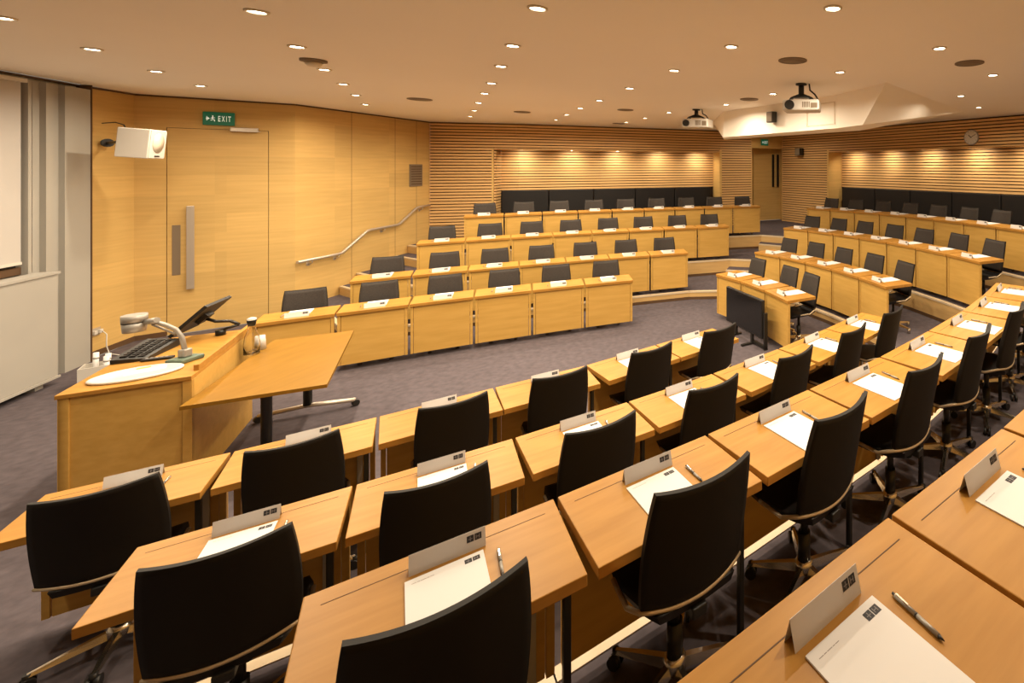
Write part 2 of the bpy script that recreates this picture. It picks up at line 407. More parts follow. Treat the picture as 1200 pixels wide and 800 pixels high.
# ------------------------------------------------------------------ tiers
def nose(row, d=.045):
    return off(row, d)
edges = []
wall_pt = {1: (-8.13, 8.3), 2: (-8.16, 9.2), 3: (-8.20, 10.5)}
for k in (1, 2, 3):
    # every bank is listed with the seats on the left of its direction (rail, clock) or on the right (camera side)
    Lr = off(RAIL[k], -.045); Br = off(CLOCK[k], -.045); Cr = off(CAMB[k], .045)[::-1]
    if k == 3:
        Br = Br+[(3.95, 6.75), (3.95, 6.2)]
        Cr = [(3.5, 5.45), (3.1, 4.65), (2.7, 3.95), (2.25, 3.35), (1.8, 2.83)]+Cr
    inner = [wall_pt[k]]+Lr+Br+Cr
    # end of the tier beside the lectern end of the camera bank
    a = Cr[-1]; u = V2(CAMB[k][0], CAMB[k][1]).normalized(); n = Vector((u.y, -u.x))
    e = (a[0]+n.x*2.4, a[1]+n.y*2.4)
    nb = frame(WIN_END, RIGHT[-1])
    # meet the wall behind the camera
    W = V2(WIN_END, RIGHT[-1]).normalized(); wn = Vector((-W.y, W.x))
    dist = (Vector(a)-Vector(WIN_END)).dot(wn); t = dist/(-n.dot(wn)); e = (a[0]+n.x*t, a[1]+n.y*t)
    edges.append(inner+[e])
    outer = [e, RIGHT[-1]]+RIGHT[:-1][::-1]+BACK[::-1]
    poly = inner+outer
    bm = BM(); prism(bm, poly, TIER[k-1]-.0, TIER[k], 0, 1)
    link('floor', bm, ['carpet', 'riser'], kind='structure')
    # nosing strip and dark recessed skirting along the inner edge
    bm = BM(); b2 = BM()
    line = inner+[e]
    for p, q in zip(line, line[1:]):
        L_ = V2(p, q).length
        if L_ < .02: continue
        F = frame(p, q)
        box(bm, -.004, L_+.004, -.008, .060, TIER[k]-.022, TIER[k]+.006, F)
        box(b2, 0, L_, -.006, .01, TIER[k-1], TIER[k-1]+.05, F)
    link('trim_nosing', bm, 'nosing', kind='structure'); link('trim_skirting', b2, 'seam', kind='structure')
# intermediate steps in the aisles
def step(poly, z0, z1):
    bm = BM(); prism(bm, poly, z0, z1, 0, 1); o = link('floor', bm, ['carpet', 'riser'], kind='structure')
    bm = BM(); box(bm, 0, V2(poly[0], poly[1]).length, -.006, .045, z1-.02, z1+.005, frame(poly[0], poly[1])); link('trim_nosing', bm, 'nosing', o)
for k in (2, 3):
    zm = (TIER[k]+TIER[k-1])/2
    A, B = RAIL[k][-1], CLOCK[k][0]; d = Vector((-.12, -1)).normalized()*.42
    step([(A[0]+d.x+.02, A[1]+d.y), (B[0]+d.x-.1, B[1]+d.y), (B[0], B[1]+.02), (A[0], A[1]+.02)], TIER[k-1], zm)
    A, B = wall_pt[k], RAIL[k][0]; d = Vector((.35, -1)).normalized()*.40
    step([(A[0]+.03, A[1]+d.y), (B[0]-.12, B[1]+d.y+.05), (B[0], B[1]+.03), (A[0]+.03, A[1])], TIER[k-1], zm)
    if k == 3: continue
    A, B = CLOCK[k][-1], CAMB[k][-1]; d = Vector((-1, .05)).normalized()*.40
    step([(A[0]+d.x, A[1]+d.y-.1), (B[0]+d.x, B[1]+d.y+.1), (B[0]+.02, B[1]), (A[0]+.02, A[1])], TIER[k-1], zm)

# ------------------------------------------------------------------ ceiling bulkhead
bm = BM(); zb = 3.04
c = [(-1.17, 9.14), (.75, 7.0), (1.24, 5.95)]; bt = [(-1.17, 9.14), (.75, 7.0), (1.03, 6.42)]
bk = [(-1.25, 9.9), (1.15, 7.45), (3.29, 9.0)]
v = lambda p, z: bm.verts.new((p[0], p[1], z))
C = [v(p, H_CEIL) for p in c]; Bt = [v(p, zb) for p in bt]; K = [v(bk[0], zb), v(bk[1], zb), v(bk[2], H_CEIL-.02)]; KC = [v((-1.68, 11.2), H_CEIL), v(bk[1], H_CEIL), v((3.32, 8.98), H_CEIL)]
for f in ([C[0], C[1], Bt[1], Bt[0]], [C[1], C[2], Bt[2], Bt[1]], [C[2], KC[2], K[2], Bt[2]], [Bt[0], Bt[1], K[1], K[0]], [Bt[1], Bt[2], K[1]], [Bt[2], K[2], K[1]],
          [K[0], K[1], KC[1], KC[0]], [K[1], K[2], KC[2], KC[1]], [C[0], Bt[0], K[0], KC[0]]):
    bm.faces.new(f)
bmesh.ops.recalc_face_normals(bm, faces=bm.faces)
bulk = link('ceiling_bulkhead', bm, 'ceil', kind='structure')
bm = BM(); F = frame((.75, 7.0), (1.24, 5.95))
F1 = frame((-1.17, 9.14), (.75, 7.0))
for (a, b) in ((2.25, 2.27), (2.82, 2.84)): box(bm, a, b, -.006, .002, 3.10, 3.43, F1)
for z in (3.10, 3.42): box(bm, 2.25, 2.84, -.006, .002, z, z+.012, F1)
link('access_panel', bm, 'ring', bulk)

# ------------------------------------------------------------------ window, blind, pilaster, heater cover
u = V2(P_COL, WIN_END).normalized(); nin = Vector((-u.y, u.x))      # along the wall towards the camera, and into the room
if nin.dot(Vector((1, .5))) < 0: nin = -nin
FW = Matrix(((u.x, nin.x, 0, P_COL[0]), (u.y, nin.y, 0, P_COL[1]), (0, 0, 1, 0), (0, 0, 0, 1)))
def wx(px, o=0.0):
    a = (P_COL[0]+nin.x*o, P_COL[1]+nin.y*o); return along(a, None, ray(px, a, (a[0]+u.x, a[1]+u.y))) * (1 if True else 0)
def along(a, b, p): return math.hypot(p[0]-a[0], p[1]-a[1])
pil = empty('wall_pilaster', (0, 0, 0)); pil['kind'] = 'structure'
bm = BM()
for p0, p1, dep in ((33, 37, .10), (37, 48, .05), (48, 54, .02), (54, 62, .10), (62, 76, .07), (76, 90, .12)):
    a, b = wx(p1, dep) if p1 < 89 else 0.0, wx(p0, dep)
    box(bm, a, b, 0, dep, 0, H_CEIL-.06, FW)
bmesh.ops.recalc_face_normals(bm, faces=bm.faces); link('pilaster_shaft', bm, 'paint', pil)
bm = BM(); box(bm, -.012, .0, -.0, .13, 0, H_CEIL, FW); bmesh.ops.recalc_face_normals(bm, faces=bm.faces); link('trim_2', bm, 'seam', kind='structure')
w0 = wx(33, .02); w1 = w0+2.6
win = empty('window_1', (0, 0, 0)); win['kind'] = 'structure'
bm = BM()
box(bm, w0, w0+.06, 0, .05, 1.28, H_CEIL-.06, FW); box(bm, w1-.06, w1, 0, .05, 1.28, H_CEIL-.06, FW)
box(bm, w0, w1, 0, .05, 1.28, 1.36, FW); box(bm, w0+1.25, w0+1.31, 0, .05, 1.36, H_CEIL-.06, FW)
bmesh.ops.recalc_face_normals(bm, faces=bm.faces); link('window_frame', bm, 'seam', win)
bm = BM(); box(bm, w0+.06, w1-.06, .005, .012, 1.36, H_CEIL-.06, FW); bmesh.ops.recalc_face_normals(bm, faces=bm.faces); link('window_pane', bm, 'black', win)
b0 = wx(24, .07)
bl = empty('roller_blind', (0, 0, 0)); tag(bl, 'pale roller blind drawn down over the window above the heater cover', 'blind')
bm = BM(); box(bm, b0, w1-.02, .065, .072, 1.42, H_CEIL-.08, FW); bmesh.ops.recalc_face_normals(bm, faces=bm.faces); link('blind_fabric', bm, 'blind', bl)
bm = BM(); box(bm, b0, w1-.02, .058, .08, 1.395, 1.425, FW); bmesh.ops.recalc_face_normals(bm, faces=bm.faces); link('bottom_bar', bm, 'white', bl)
bm = BM(); box(bm, b0, w1-.02, .05, .12, H_CEIL-.10, H_CEIL-.06, FW); bmesh.ops.recalc_face_normals(bm, faces=bm.faces); link('head_box', bm, 'white', bl)
h0 = wx(68, .30)
hc = empty('heater_cover', (0, 0, 0)); tag(hc, 'long off-white heater cover boxed in below the window', 'radiator cover')
bm = BM(); box(bm, h0, h0+3.4, .128, .30, .10, 1.26, FW, bev=.006); bmesh.ops.recalc_face_normals(bm, faces=bm.faces); link('casing', bm, 'paint', hc)
bm = BM(); box(bm, h0-.01, h0+3.41, .128, .315, 1.26, 1.285, FW); bmesh.ops.recalc_face_normals(bm, faces=bm.faces); link('sill', bm, 'paint', hc)
bm = BM(); box(bm, h0-.01, h0+3.41, .128, .315, .075, .10, FW); box(bm, h0+.1, h0+.2, .14, .25, 0, .08, FW); box(bm, h0+1.5, h0+3.3, .14, .22, 0, .08, FW)
bmesh.ops.recalc_face_normals(bm, faces=bm.faces); link('plinth', bm, 'paint', hc)

# ------------------------------------------------------------------ downlights
LIGHTS = [(2, 20), (108, 57), (183, 83), (235, 100), (301, 13), (348, 54), (380, 81), (402, 98), (417, 111), (428, 122),
 (630, 9), (601, 53), (587, 77), (576, 97), (568, 109), (561, 120), (556, 129), (551, 136),
 (976, 9), (857, 54), (790, 82), (738, 103), (702.5, 117.5), (680, 126.5), (664, 134), (651.5, 140),
 (1101, 56), (984.5, 84), (906, 109.5), (851, 122), (784, 131.5), (756, 138), (734, 143), (1163.5, 87.5), (1126, 112), (1147, 125.5)]
FILL_LAMPS = [(1.15, 1.9), (-3.6, 1.3), (2.2, 3.4), (3.3, 4.9), (4.4, 6.4), (-.35, 13.2), (5.2, 7.8)]  # unseen ceiling lamps added to brighten the desks, lectern and corner door
bm = BM()
n = 24
def disc(bm, r, z, mi=0):
    vs = [bm.verts.new((r*math.cos(2*PI*k/n), r*math.sin(2*PI*k/n), z)) for k in range(n)]
    bm.faces.new(vs[::-1]).material_index = mi
lamp0 = empty('downlight', (0, 0, 0))
b1 = BM(); lathe(b1, [(.062, -.001), (.062, -.010), (.046, -.012), (.046, -.001)]); link('trim_ring', b1, 'ring', lamp0)
b1 = BM(); disc(b1, .045, -.006); link('glass_face', b1, 'lamp', lamp0)
def lamp_light(x, y, z, wat, size, spread, name='downlight_beam', parent=None, aim=None):
    ld = bpy.data.lights.new(name, 'AREA'); ld.shape = 'DISK'; ld.size = size; ld.energy = wat; ld.color = LAMP_COL; ld.spread = spread
    o = bpy.data.objects.new(name, ld); COL.objects.link(o); o.location = (x, y, z)
    if aim: o.rotation_euler = (Vector(aim)-Vector((x, y, z))).to_track_quat('-Z', 'Y').to_euler()
    if parent:
        o.parent = parent; o.location = (0, 0, z)
    return o
def lamp_label(i, px, py):
    rows = [(0, 4, 'over the lectern and window side'), (4, 10, 'in the line running along the handrail wall'), (10, 18, 'in the line over the handrail-side desks'),
            (18, 26, 'in the line that starts above the middle aisle'), (26, 33, 'in the line over the projectors'), (33, 36, 'near the bulkhead and wall clock')]
    for a, b, t in rows:
        if a <= i < b: return f'{ORD[i-a]} small round ceiling lamp {t}'
pos = [((px-CX)/FPX*(FPX*1.04/(CY-py)), FPX*1.04/(CY-py)) for px, py in LIGHTS]
for i, (x, y) in enumerate(pos):
    o = copy_tree(lamp0); o.location = (x, y, H_CEIL)
    tag(o, lamp_label(i, *LIGHTS[i]), 'ceiling light', 'recessed ceiling downlights')
    lamp_light(0, 0, -.016, LAMP_W, .085, math.radians(165), parent=o)
for i, (x, y) in enumerate(FILL_LAMPS):
    o = copy_tree(lamp0); o.location = (x, y, H_CEIL)
    tag(o, f'{ORD[i % 10]} added round fill lamp out of the picture above the {"camera-side desks" if i < 10 else "rear corner"}', 'ceiling light', 'recessed ceiling downlights')
    lamp_light(0, 0, -.016, LAMP_W, .085, math.radians(165), parent=o)
drop_tree(lamp0)

# niche lamps
def arc_point(poly, s):
    for a, b in zip(poly, poly[1:]):
        L_ = V2(a, b).length
        if s <= L_: t = s/L_; return (a[0]+(b[0]-a[0])*t, a[1]+(b[1]-a[1])*t)
        s -= L_
    return poly[-1]
def plen(poly): return sum(V2(a, b).length for a, b in zip(poly, poly[1:]))
def niche_lamps(poly, n, where):
    mid = off(poly, .09); L_ = plen(mid)
    for i in range(n):
        x, y = arc_point(mid, L_*(i+.5)/n)
        o = empty('niche_lamp', (x, y, NZ)); tag(o, f'{ORD[i]} tiny spot lamp in the soffit of the {where}', 'spotlight', 'niche spot lamps')
        b1 = BM(); lathe(b1, [(.035, -.0), (.035, -.012), (.026, -.014), (.026, 0)]); link('trim_ring', b1, 'ring', o)
        b1 = BM(); disc(b1, .025, -.008); link('glass_face', b1, 'lamp', o)
        bx, by = arc_point(off(poly, NDEP-.02), L_*(i+.5)/n)
        l = lamp_light(x, y, NZ-.02, NICHE_W, .05, math.radians(150), aim=(bx, by, NZ-.9)); 
niche_lamps(NA, 5, 'long niche behind the handrail-side bank')
niche_lamps(NB, 6, 'niche under the wall clock')

# ceiling speakers, detector
def round_vent(px, py, r, lab, i):
    d = FPX*1.04/(CY-py); x = (px-CX)/FPX*d
    o = empty('ceiling_speaker', (x, d, H_CEIL)); tag(o, lab, 'ceiling speaker', 'round ceiling speakers')
    b1 = BM(); lathe(b1, [(r, 0), (r, -.010), (r-.018, -.014), (r-.018, 0)], n=32); link('trim_ring', b1, 'grille', o)
    b1 = BM(); lathe(b1, [(r-.018, 0), (r-.018, -.009), (.02, -.013), (.005, -.0135)], n=32); link('speaker_grille', b1, 'grille', o)
for i, (px, py, r, lab) in enumerate([(929, 70.5, .14, 'round brown ceiling speaker above the projector nearer the lens'), (1136, 73.5, .14, 'round brown ceiling speaker above the wall clock side'),
    (492, 116, .16, 'round ceiling speaker over the handrail-side bank near the wall'), (612, 131, .14, 'round ceiling speaker beside the second lamp line'), (733, 128.5, .14, 'round ceiling speaker between lamp lines near the slatted wall'),
    (878, 116, .14, 'round ceiling speaker just ahead of the bulkhead corner'), (725, 144.5, .14, 'small-looking round ceiling speaker close above the slatted back wall')]):
    round_vent(px, py, r, lab, i)
d = FPX*1.04/(CY-70); x = (367.5-CX)/FPX*d
o = empty('smoke_detector', (x, d, H_CEIL)); tag(o, 'tan smoke detector on the ceiling beside a lamp near the door', 'smoke detector')
b1 = BM(); lathe(b1, [(.10, 0), (.10, -.02), (.06, -.03), (.06, -.0)]); link('base', b1, 'grille', o)
b1 = BM(); lathe(b1, [(.055, -.02), (.065, -.04), (.045, -.065), (.01, -.07)]); link('sensor_head', b1, 'ring', o)

# ------------------------------------------------------------------ desk prototype
DW = .70; DD = .449
def make_desk():
    r = empty('desk', (0, 0, 0))
    g = .006
    b1 = BM(); box(b1, -DW/2+g, DW/2-g, 0, DD, TOP-.040, TOP, bev=.003)
    top = link('desk_top', b1, 'top', r)
    b1 = BM()
    box(b1, -DW/2+.05, DW/2-.05, .068, .071, TOP-.0002, TOP+.0006)
    link('cable_slot', b1, 'seam', top)
    b1 = BM(); box(b1, -DW/2+.045, DW/2-.045, .022, .042, .075, TOP-.041); link('front_panel', b1, 'front', r)
    for s in (-1, 1):
        b1 = BM(); a, b = sorted((s*(DW/2-.012), s*(DW/2-.041))); box(b1, a, b, .016, .05, .075, TOP-.03, bev=.002); link('side_post', b1, 'front', r)
    b1 = BM(); box(b1, -DW/2+.030, -DW/2+.054, .33, .356, 0, TOP-.03, bev=.003); box(b1, -DW/2+.034, -DW/2+.048, .05, .34, TOP-.07, TOP-.041); link('leg', b1, 'steelblack', r)
    b1 = BM(); box(b1, -DW/2+.078, -DW/2+.108, .045, .066, .085, TOP-.10, bev=.004); link('cable_duct', b1, 'duct', r)
    return r

def make_chair():
    r = empty('swivel_chair', (0, 0, 0))
    # back shell
    def surf(u, t, off_):
        z = .505+.425*t - .020*(1-t)*(1-u*u) + .012*t*u*u
        hw = .203+.036*t-.050*t*t
        y = .195+.03*math.sin(t*PI*.5)+.055*t*t - .044*u*u*(1-.15*t)
        return Vector((u*hw, y+off_, z))
    nu, nv = 18, 16
    b1 = BM(); G = []
    for off_ in (0, -.020):
        G.append([[b1.verts.new(surf(-1+2*i/nu, j/nv, off_)) for i in range(nu+1)] for j in range(nv+1)])
    for k, g in enumerate(G):
        for j in range(nv):
            for i in range(nu):
                q = [g[j][i], g[j][i+1], g[j+1][i+1], g[j+1][i]]
                f = b1.faces.new(q if k else q[::-1]); f.smooth = True
    for j in range(nv):
        for i in (0, nu): b1.faces.new([G[0][j][i], G[0][j+1][i], G[1][j+1][i], G[1][j][i]])
    for i in range(nu):
        for j in (0, nv): b1.faces.new([G[0][j][i], G[0][j][i+1], G[1][j][i+1], G[1][j][i]])
    bmesh.ops.recalc_face_normals(b1, faces=b1.faces)
    link('backrest', b1, 'shell', r)
    b1 = BM(); G = []
    for off_ in (-.021, -.027):
        G.append([[b1.verts.new(surf((-1+2*i/12)*.97, .03+.945*j/12, off_)) for i in range(13)] for j in range(13)])
    for k, g in enumerate(G):
        for j in range(12):
            for i in range(12):
                q = [g[j][i], g[j][i+1], g[j+1][i+1], g[j+1][i]]
                f = b1.faces.new(q if k else q[::-1]); f.smooth = True
    for j in range(12):
        for i in (0, 12): b1.faces.new([G[0][j][i], G[0][j+1][i], G[1][j+1][i], G[1][j][i]])
    for i in range(12):
        for j in (0, 12): b1.faces.new([G[0][j][i], G[0][j][i+1], G[1][j][i+1], G[1][j][i]])
    bmesh.ops.recalc_face_normals(b1, faces=b1.faces)
    link('back_pad', b1, 'fabric', r)
    # bright rim below the back shell, running forward along the seat
    pts = [(-.205, -.10, .452), (-.212, .05, .452)]+[tuple(surf(-1+2*i/12, 0, -.006)+Vector((0, 0, -.010))) for i in range(13)]+[(.212, .05, .452), (.205, -.10, .452)]
    b1 = BM(); tube(b1, pts, .009, 8); link('rim', b1, 'rim', r)
    # seat
    b1 = BM(); n1, n2 = 14, 14; T = []
    for dz in (0, -.035):
        rows = []
        for j in range(n2+1):
            t = j/n2; y = -.215+.40*t; hw = .205*(1-.6*max(0, .25-t))*(1-.24*max(0, t-.45)/.55)
            row = []
            for i in range(n1+1):
                s = -1+2*i/n1
                z = .448+dz+.010*s*s-.018*max(0, .25-t)/.25+.02*max(0, t-.8)/.2
                row.append(b1.verts.new((s*hw*(1 if dz == 0 else .93), y*(1 if dz == 0 else .96), z)))
            rows.append(row)
        T.append(rows)
    for k, g in enumerate(T):
        for j in range(n2):
            for i in range(n1):
                q = [g[j][i], g[j][i+1], g[j+1][i+1], g[j+1][i]]; f = b1.faces.new(q if k == 0 else q[::-1]); f.smooth = True
    for j in range(n2):
        for i in (0, n1): b1.faces.new([T[0][j][i], T[0][j+1][i], T[1][j+1][i], T[1][j][i]])
    for i in range(n1):
        for j in (0, n2): b1.faces.new([T[0][j][i], T[0][j][i+1], T[1][j][i+1], T[1][j][i]])
    bmesh.ops.recalc_face_normals(b1, faces=b1.faces)
    link('seat', b1, 'leather', r)
    b1 = BM(); box(b1, -.06, .06, -.09, .11, .375, .42, bev=.012); box(b1, -.03, .03, .09, .20, .40, .44, bev=.006); link('seat_mechanism', b1, 'black', r)
    b1 = BM(); cyl(b1, (0, 0, .08), (0, 0, .25), .030); cyl(b1, (0, 0, .25), (0, 0, .38), .020); link('gas_column', b1, 'steelblack', r)
    b1 = BM(); lathe(b1, [(.035, .06), (.045, .065), (.045, .10), (.034, .12)]); link('hub', b1, 'chrome', r)
    return r
def add_arms(r, separate):
    meshes = []
    b0 = BM() if not separate else None
    for k in range(5):
        a = PI/2+2*PI*k/5; R = Matrix.Rotation(a, 4, 'Z')
        b1 = BM() if separate else b0
        vs = []
        for x, hw, z0, z1 in ((.035, .021, .066, .102), (.15, .017, .062, .088), (.262, .012, .058, .072)):
            vs.append([b1.verts.new(R @ Vector(p)) for p in ((x, -hw, z0), (x, hw, z0), (x, hw*.55, z1), (x, -hw*.55, z1))])
        for A, B in zip(vs, vs[1:]):
            for i in range(4): b1.faces.new([A[i], A[(i+1) % 4], B[(i+1) % 4], B[i]])
        b1.faces.new(vs[0][::-1]); b1.faces.new(vs[-1])
        if separate:
            bmesh.ops.recalc_face_normals(b1, faces=b1.faces)
            arm = link('base_arm', b1, 'chrome', r)
            b2 = BM(); c = R @ Vector((.262, 0, 0)); t = R @ Vector((0, 1, 0)) - R @ Vector((0, 0, 0))
            for s in (-1, 1): cyl(b2, (c.x+t.x*s*.006, c.y+t.y*s*.006, .027), (c.x+t.x*s*.024, c.y+t.y*s*.024, .027), .027, n=14)
            cyl(b2, (c.x, c.y, .03), (c.x, c.y, .072), .014, n=10); link('caster', b2, 'black', arm)
        else:
            c = R @ Vector((.262, 0, 0)); cyl(b1, (c.x, c.y, 0), (c.x, c.y, .066), .022, n=8)
    if not separate:
        bmesh.ops.recalc_face_normals(b0, faces=b0.faces); link('star_base', b0, 'chrome', r)
    return r

def logo_bm(bm, x, y, s, z, ax=(1, 0, 0), ay=(0, 1, 0), nrm=(0, 0, 1)):
    """two dark squares side by side, each with a light figure inside; x, y = corner of the first"""
    ax, ay, nr = Vector(ax), Vector(ay), Vector(nrm)
    def q(x0, x1, y0, y1, h, mi):
        o = Vector(z)
        P = [o+ax*a+ay*b+nr*c for c in (0, h) for a, b in ((x0, y0), (x1, y0), (x1, y1), (x0, y1))]
        vs = [bm.verts.new(p) for p in P]
        for f in ((3, 2, 1, 0), (4, 5, 6, 7), (0, 1, 5, 4), (1, 2, 6, 5), (2, 3, 7, 6), (3, 0, 4, 7)): bm.faces.new([vs[i] for i in f]).material_index = mi
    q(x, x+s, y, y+s, .0005, 0); q(x+s*1.12, x+s*2.12, y, y+s, .0005, 0)
    q(x+s*.2, x+s*.8, y+s*.42, y+s*.52, .0007, 1); q(x+s*.45, x+s*.55, y+s*.15, y+s*.85, .0007, 1)
    q(x+s*1.3, x+s*1.4, y+s*.2, y+s*.8, .0007, 1); q(x+s*1.75, x+s*1.85, y+s*.2, y+s*.8, .0007, 1); q(x+s*1.35, x+s*1.8, y+s*.45, y+s*.55, .0007, 1)
def make_card():
    r = empty('name_card', (0, 0, 0)); hw = .105; dep = .017; ht = .058
    b1 = BM()
    for s in (-1, 1):
        A = [Vector((-hw, s*dep, 0)), Vector((hw, s*dep, 0)), Vector((hw, 0, ht)), Vector((-hw, 0, ht))]
        nrm = Vector((0, s*ht, dep)).normalized()*.0006
        vs = [b1.verts.new(p) for p in A]+[b1.verts.new(p-nrm) for p in A]
        for f in ((0, 1, 2, 3), (7, 6, 5, 4), (0, 4, 5, 1), (1, 5, 6, 2), (2, 6, 7, 3), (3, 7, 4, 0)): b1.faces.new([vs[i] for i in f])
    bmesh.ops.recalc_face_normals(b1, faces=b1.faces); link('folded_card', b1, 'card', r)
    b1 = BM(); sl = math.hypot(dep, ht)
    for s in (-1, 1):
        up = Vector((0, -s*dep, ht)).normalized(); nr = Vector((0, s*ht, dep)).normalized()
        ax = Vector((-s, 0, 0))
        o = Vector((0, s*dep, 0))
        logo_bm(b1, hw-.054, sl-.032, .020, tuple(o+nr*.0002), tuple(ax), tuple(up), tuple(nr))
    bmesh.ops.recalc_face_normals(b1, faces=b1.faces); link('logo', b1, ['ink', 'ink_soft'], r)
    return r
def make_pad():
    r = empty('notepad', (0, 0, 0))
    b1 = BM(); box(b1, -.105, .105, 0, .297, 0, .004); link('paper_block', b1, 'paper', r)
    b1 = BM(); logo_bm(b1, .050, -.037, .020, (0, 0, .004), (-1, 0, 0), (0, -1, 0), (0, 0, 1))
    bmesh.ops.recalc_face_normals(b1, faces=b1.faces); link('logo', b1, ['ink', 'ink_soft'], r)
    b1 = BM()
    for i, wd in enumerate((.012, .007, .014, .006, .010)):
        x = .088-sum((.012, .007, .014, .006, .010)[:i])-.002*i; box(b1, x-wd, x, .022, .0235, .004, .0043)
    link('printed_line', b1, 'ink_grey', r)
    return r
def make_pen():
    r = empty('pen', (0, 0, 0))
    b1 = BM(); cyl(b1, (0, -.066, .005), (0, -.008, .005), .005, n=12); cyl(b1, (0, -.004, .005), (0, .052, .005), .0048, n=12); link('barrel', b1, 'silver', r)
    b1 = BM(); cyl(b1, (0, -.008, .005), (0, -.004, .005), .0052, n=12); cyl(b1, (0, .052, .005), (0, .066, .005), .0045, .001, n=12); cyl(b1, (0, -.074, .005), (0, -.066, .005), .003, n=10); link('tip_and_ring', b1, 'steelblack', r)
    b1 = BM(); box(b1, -.002, .002, -.064, -.028, .0095, .0115); link('clip', b1, 'chrome', r)
    return r

desk0, card0, pad0, pen0 = make_desk(), make_card(), make_pad(), make_pen()
chair_near = add_arms(make_chair(), True); chair_far = add_arms(make_chair(), False)
# measured turn (degrees, added to the row direction) and distance of the hub behind the desk front for camera-side chairs
TURN = {(0, 0): (2, .375), (0, 1): (0, .37), (0, 2): (1, .36), (0, 3): (0, .34), (0, 4): (0, .33), (0, 5): (2, .33),
        (1, 0): (1, .375), (1, 1): (0, .36), (1, 2): (1, .34), (1, 3): (2, .32), (1, 4): (3, .32), (1, 5): (2, .33), (1, 6): (0, .33),
        (2, 0): (1, .335), (2, 1): (-1, .31), (2, 2): (4, .32), (2, 3): (3, .32), (2, 4): (2, .31), (2, 5): (2, .33), (2, 6): (2, .33), (2, 7): (0, .34)}
SIDE = {(0, 0): .05, (0, 1): .01, (0, 2): .04, (1, 0): .03, (1, 1): -.01, (1, 2): -.02, (2, 0): -.03, (2, 1): 0, (2, 3): .01}
banks = [('camera-side bank', 'the lectern end', CAMB, -1, ['front row', 'second row', 'third row', 'top row']),
         ('handrail-side bank', 'the handrail wall', RAIL, 1, ['front row', 'second row', 'third row', 'top row']),
         ('clock-side bank', 'the corner door', CLOCK, 1, ['front row', 'second row', 'third row', 'top row'])]
for bi, (bname, bend, rows, sgn, rnames) in enumerate(banks):
    for k, row in enumerate(rows):
        for i, (a, b) in enumerate(zip(row, row[1:])):
            d = V2(a, b); L_ = d.length
            ang = math.atan2(d.y, d.x)+(PI if sgn < 0 else 0)
            mx, my = (a[0]+b[0])/2, (a[1]+b[1])/2
            B = Matrix.Translation((mx, my, TIER[k])) @ Matrix.Rotation(ang, 4, 'Z')
            where = f'{ORD[i]} from {bend}, {rnames[k]} of the {bname}'
            def place(proto, x, y, z, rz, label, cat, grp):
                o = copy_tree(proto); p = B @ Vector((x, y, z)); o.location = p; o.rotation_euler = (0, 0, ang+rz)
                tag(o, label, cat, grp); return o
            o = place(desk0, 0, 0, 0, 0, 'maple desk, '+where, 'desk', f'maple desk units of the {bname}')
            o.scale = ((L_-.004)/DW, 1, 1)
            rnd = random.Random(bi*1000+k*50+i)
            place(card0, rnd.uniform(-.008, .008), .092, TOP, rnd.uniform(-.02, .02), 'folded name card, '+where, 'name card', f'name cards of the {bname}')
            place(pad0, rnd.uniform(-.008, .008), .130, TOP, rnd.uniform(-.015, .015), 'white notepad, '+where, 'notepad', f'notepads of the {bname}')
            place(pen0, -.142+rnd.uniform(-.008, .008), .232, TOP, rnd.uniform(-.12, .06), 'silver pen, '+where, 'pen', f'pens of the {bname}')
            if bi == 0 and k == 3: continue
            if bi == 0: tr, ho = TURN[(k, i)]; tr = math.radians(tr)
            else: tr, ho = math.radians(rnd.uniform(-3, 3)), .40+rnd.uniform(-.02, .02)
            nud = .12 if (bi, k, i) == (2, 0, 1) else (-SIDE.get((k, i), 0) if bi == 0 else 0)
            if bi == 0: ho = max(.315, ho)
            place(chair_near if bi == 0 else chair_far, nud+rnd.uniform(-.012, .012), ho, 0, tr, 'black chair, '+where, 'chair', f'black swivel chairs of the {bname}')
for o in (desk0, card0, pad0, pen0, chair_near, chair_far): drop_tree(o)

# ------------------------------------------------------------------ bench along both niches
def bench(poly, where):
    r = empty('upholstered_bench', (0, 0, 0)); tag(r, f'long black upholstered bench built into the {where}', 'bench')
    inn = off(poly, NDEP-.16); L_ = plen(inn); n_ = max(2, round(L_/1.15))
    for i in range(n_):
        a, b = arc_point(inn, L_*i/n_), arc_point(inn, L_*(i+1)/n_-.001); F = frame(a, b); w_ = V2(a, b).length
        b1 = BM(); box(b1, .008, w_-.008, 0, .10, Z4+.47, Z4+1.115, F, bev=.015); link('back_panel', b1, 'leather', r)
    for a, b in zip(off(poly, NDEP-.60), off(poly, NDEP-.60)[1:]): pass
    inn2 = off(poly, .02)
    b1 = BM()
    for a, b in zip(inn2, inn2[1:]): box(b1, 0, V2(a, b).length, -.10, .40, Z4+.36, Z4+.46, frame(a, b), bev=.012)
    link('seat', b1, 'leather', r)
    b1 = BM()
    for a, b in zip(inn2, inn2[1:]): box(b1, 0.02, V2(a, b).length-.02, -.04, .36, Z4, Z4+.36, frame(a, b))
    link('plinth', b1, 'dark', r)
ca = sub(BACK, 581.5, 838); bench(ca, 'niche behind the handrail-side bank')
cb = sub(RIGHT, 977, 1315); bench(cb, 'niche under the wall clock')

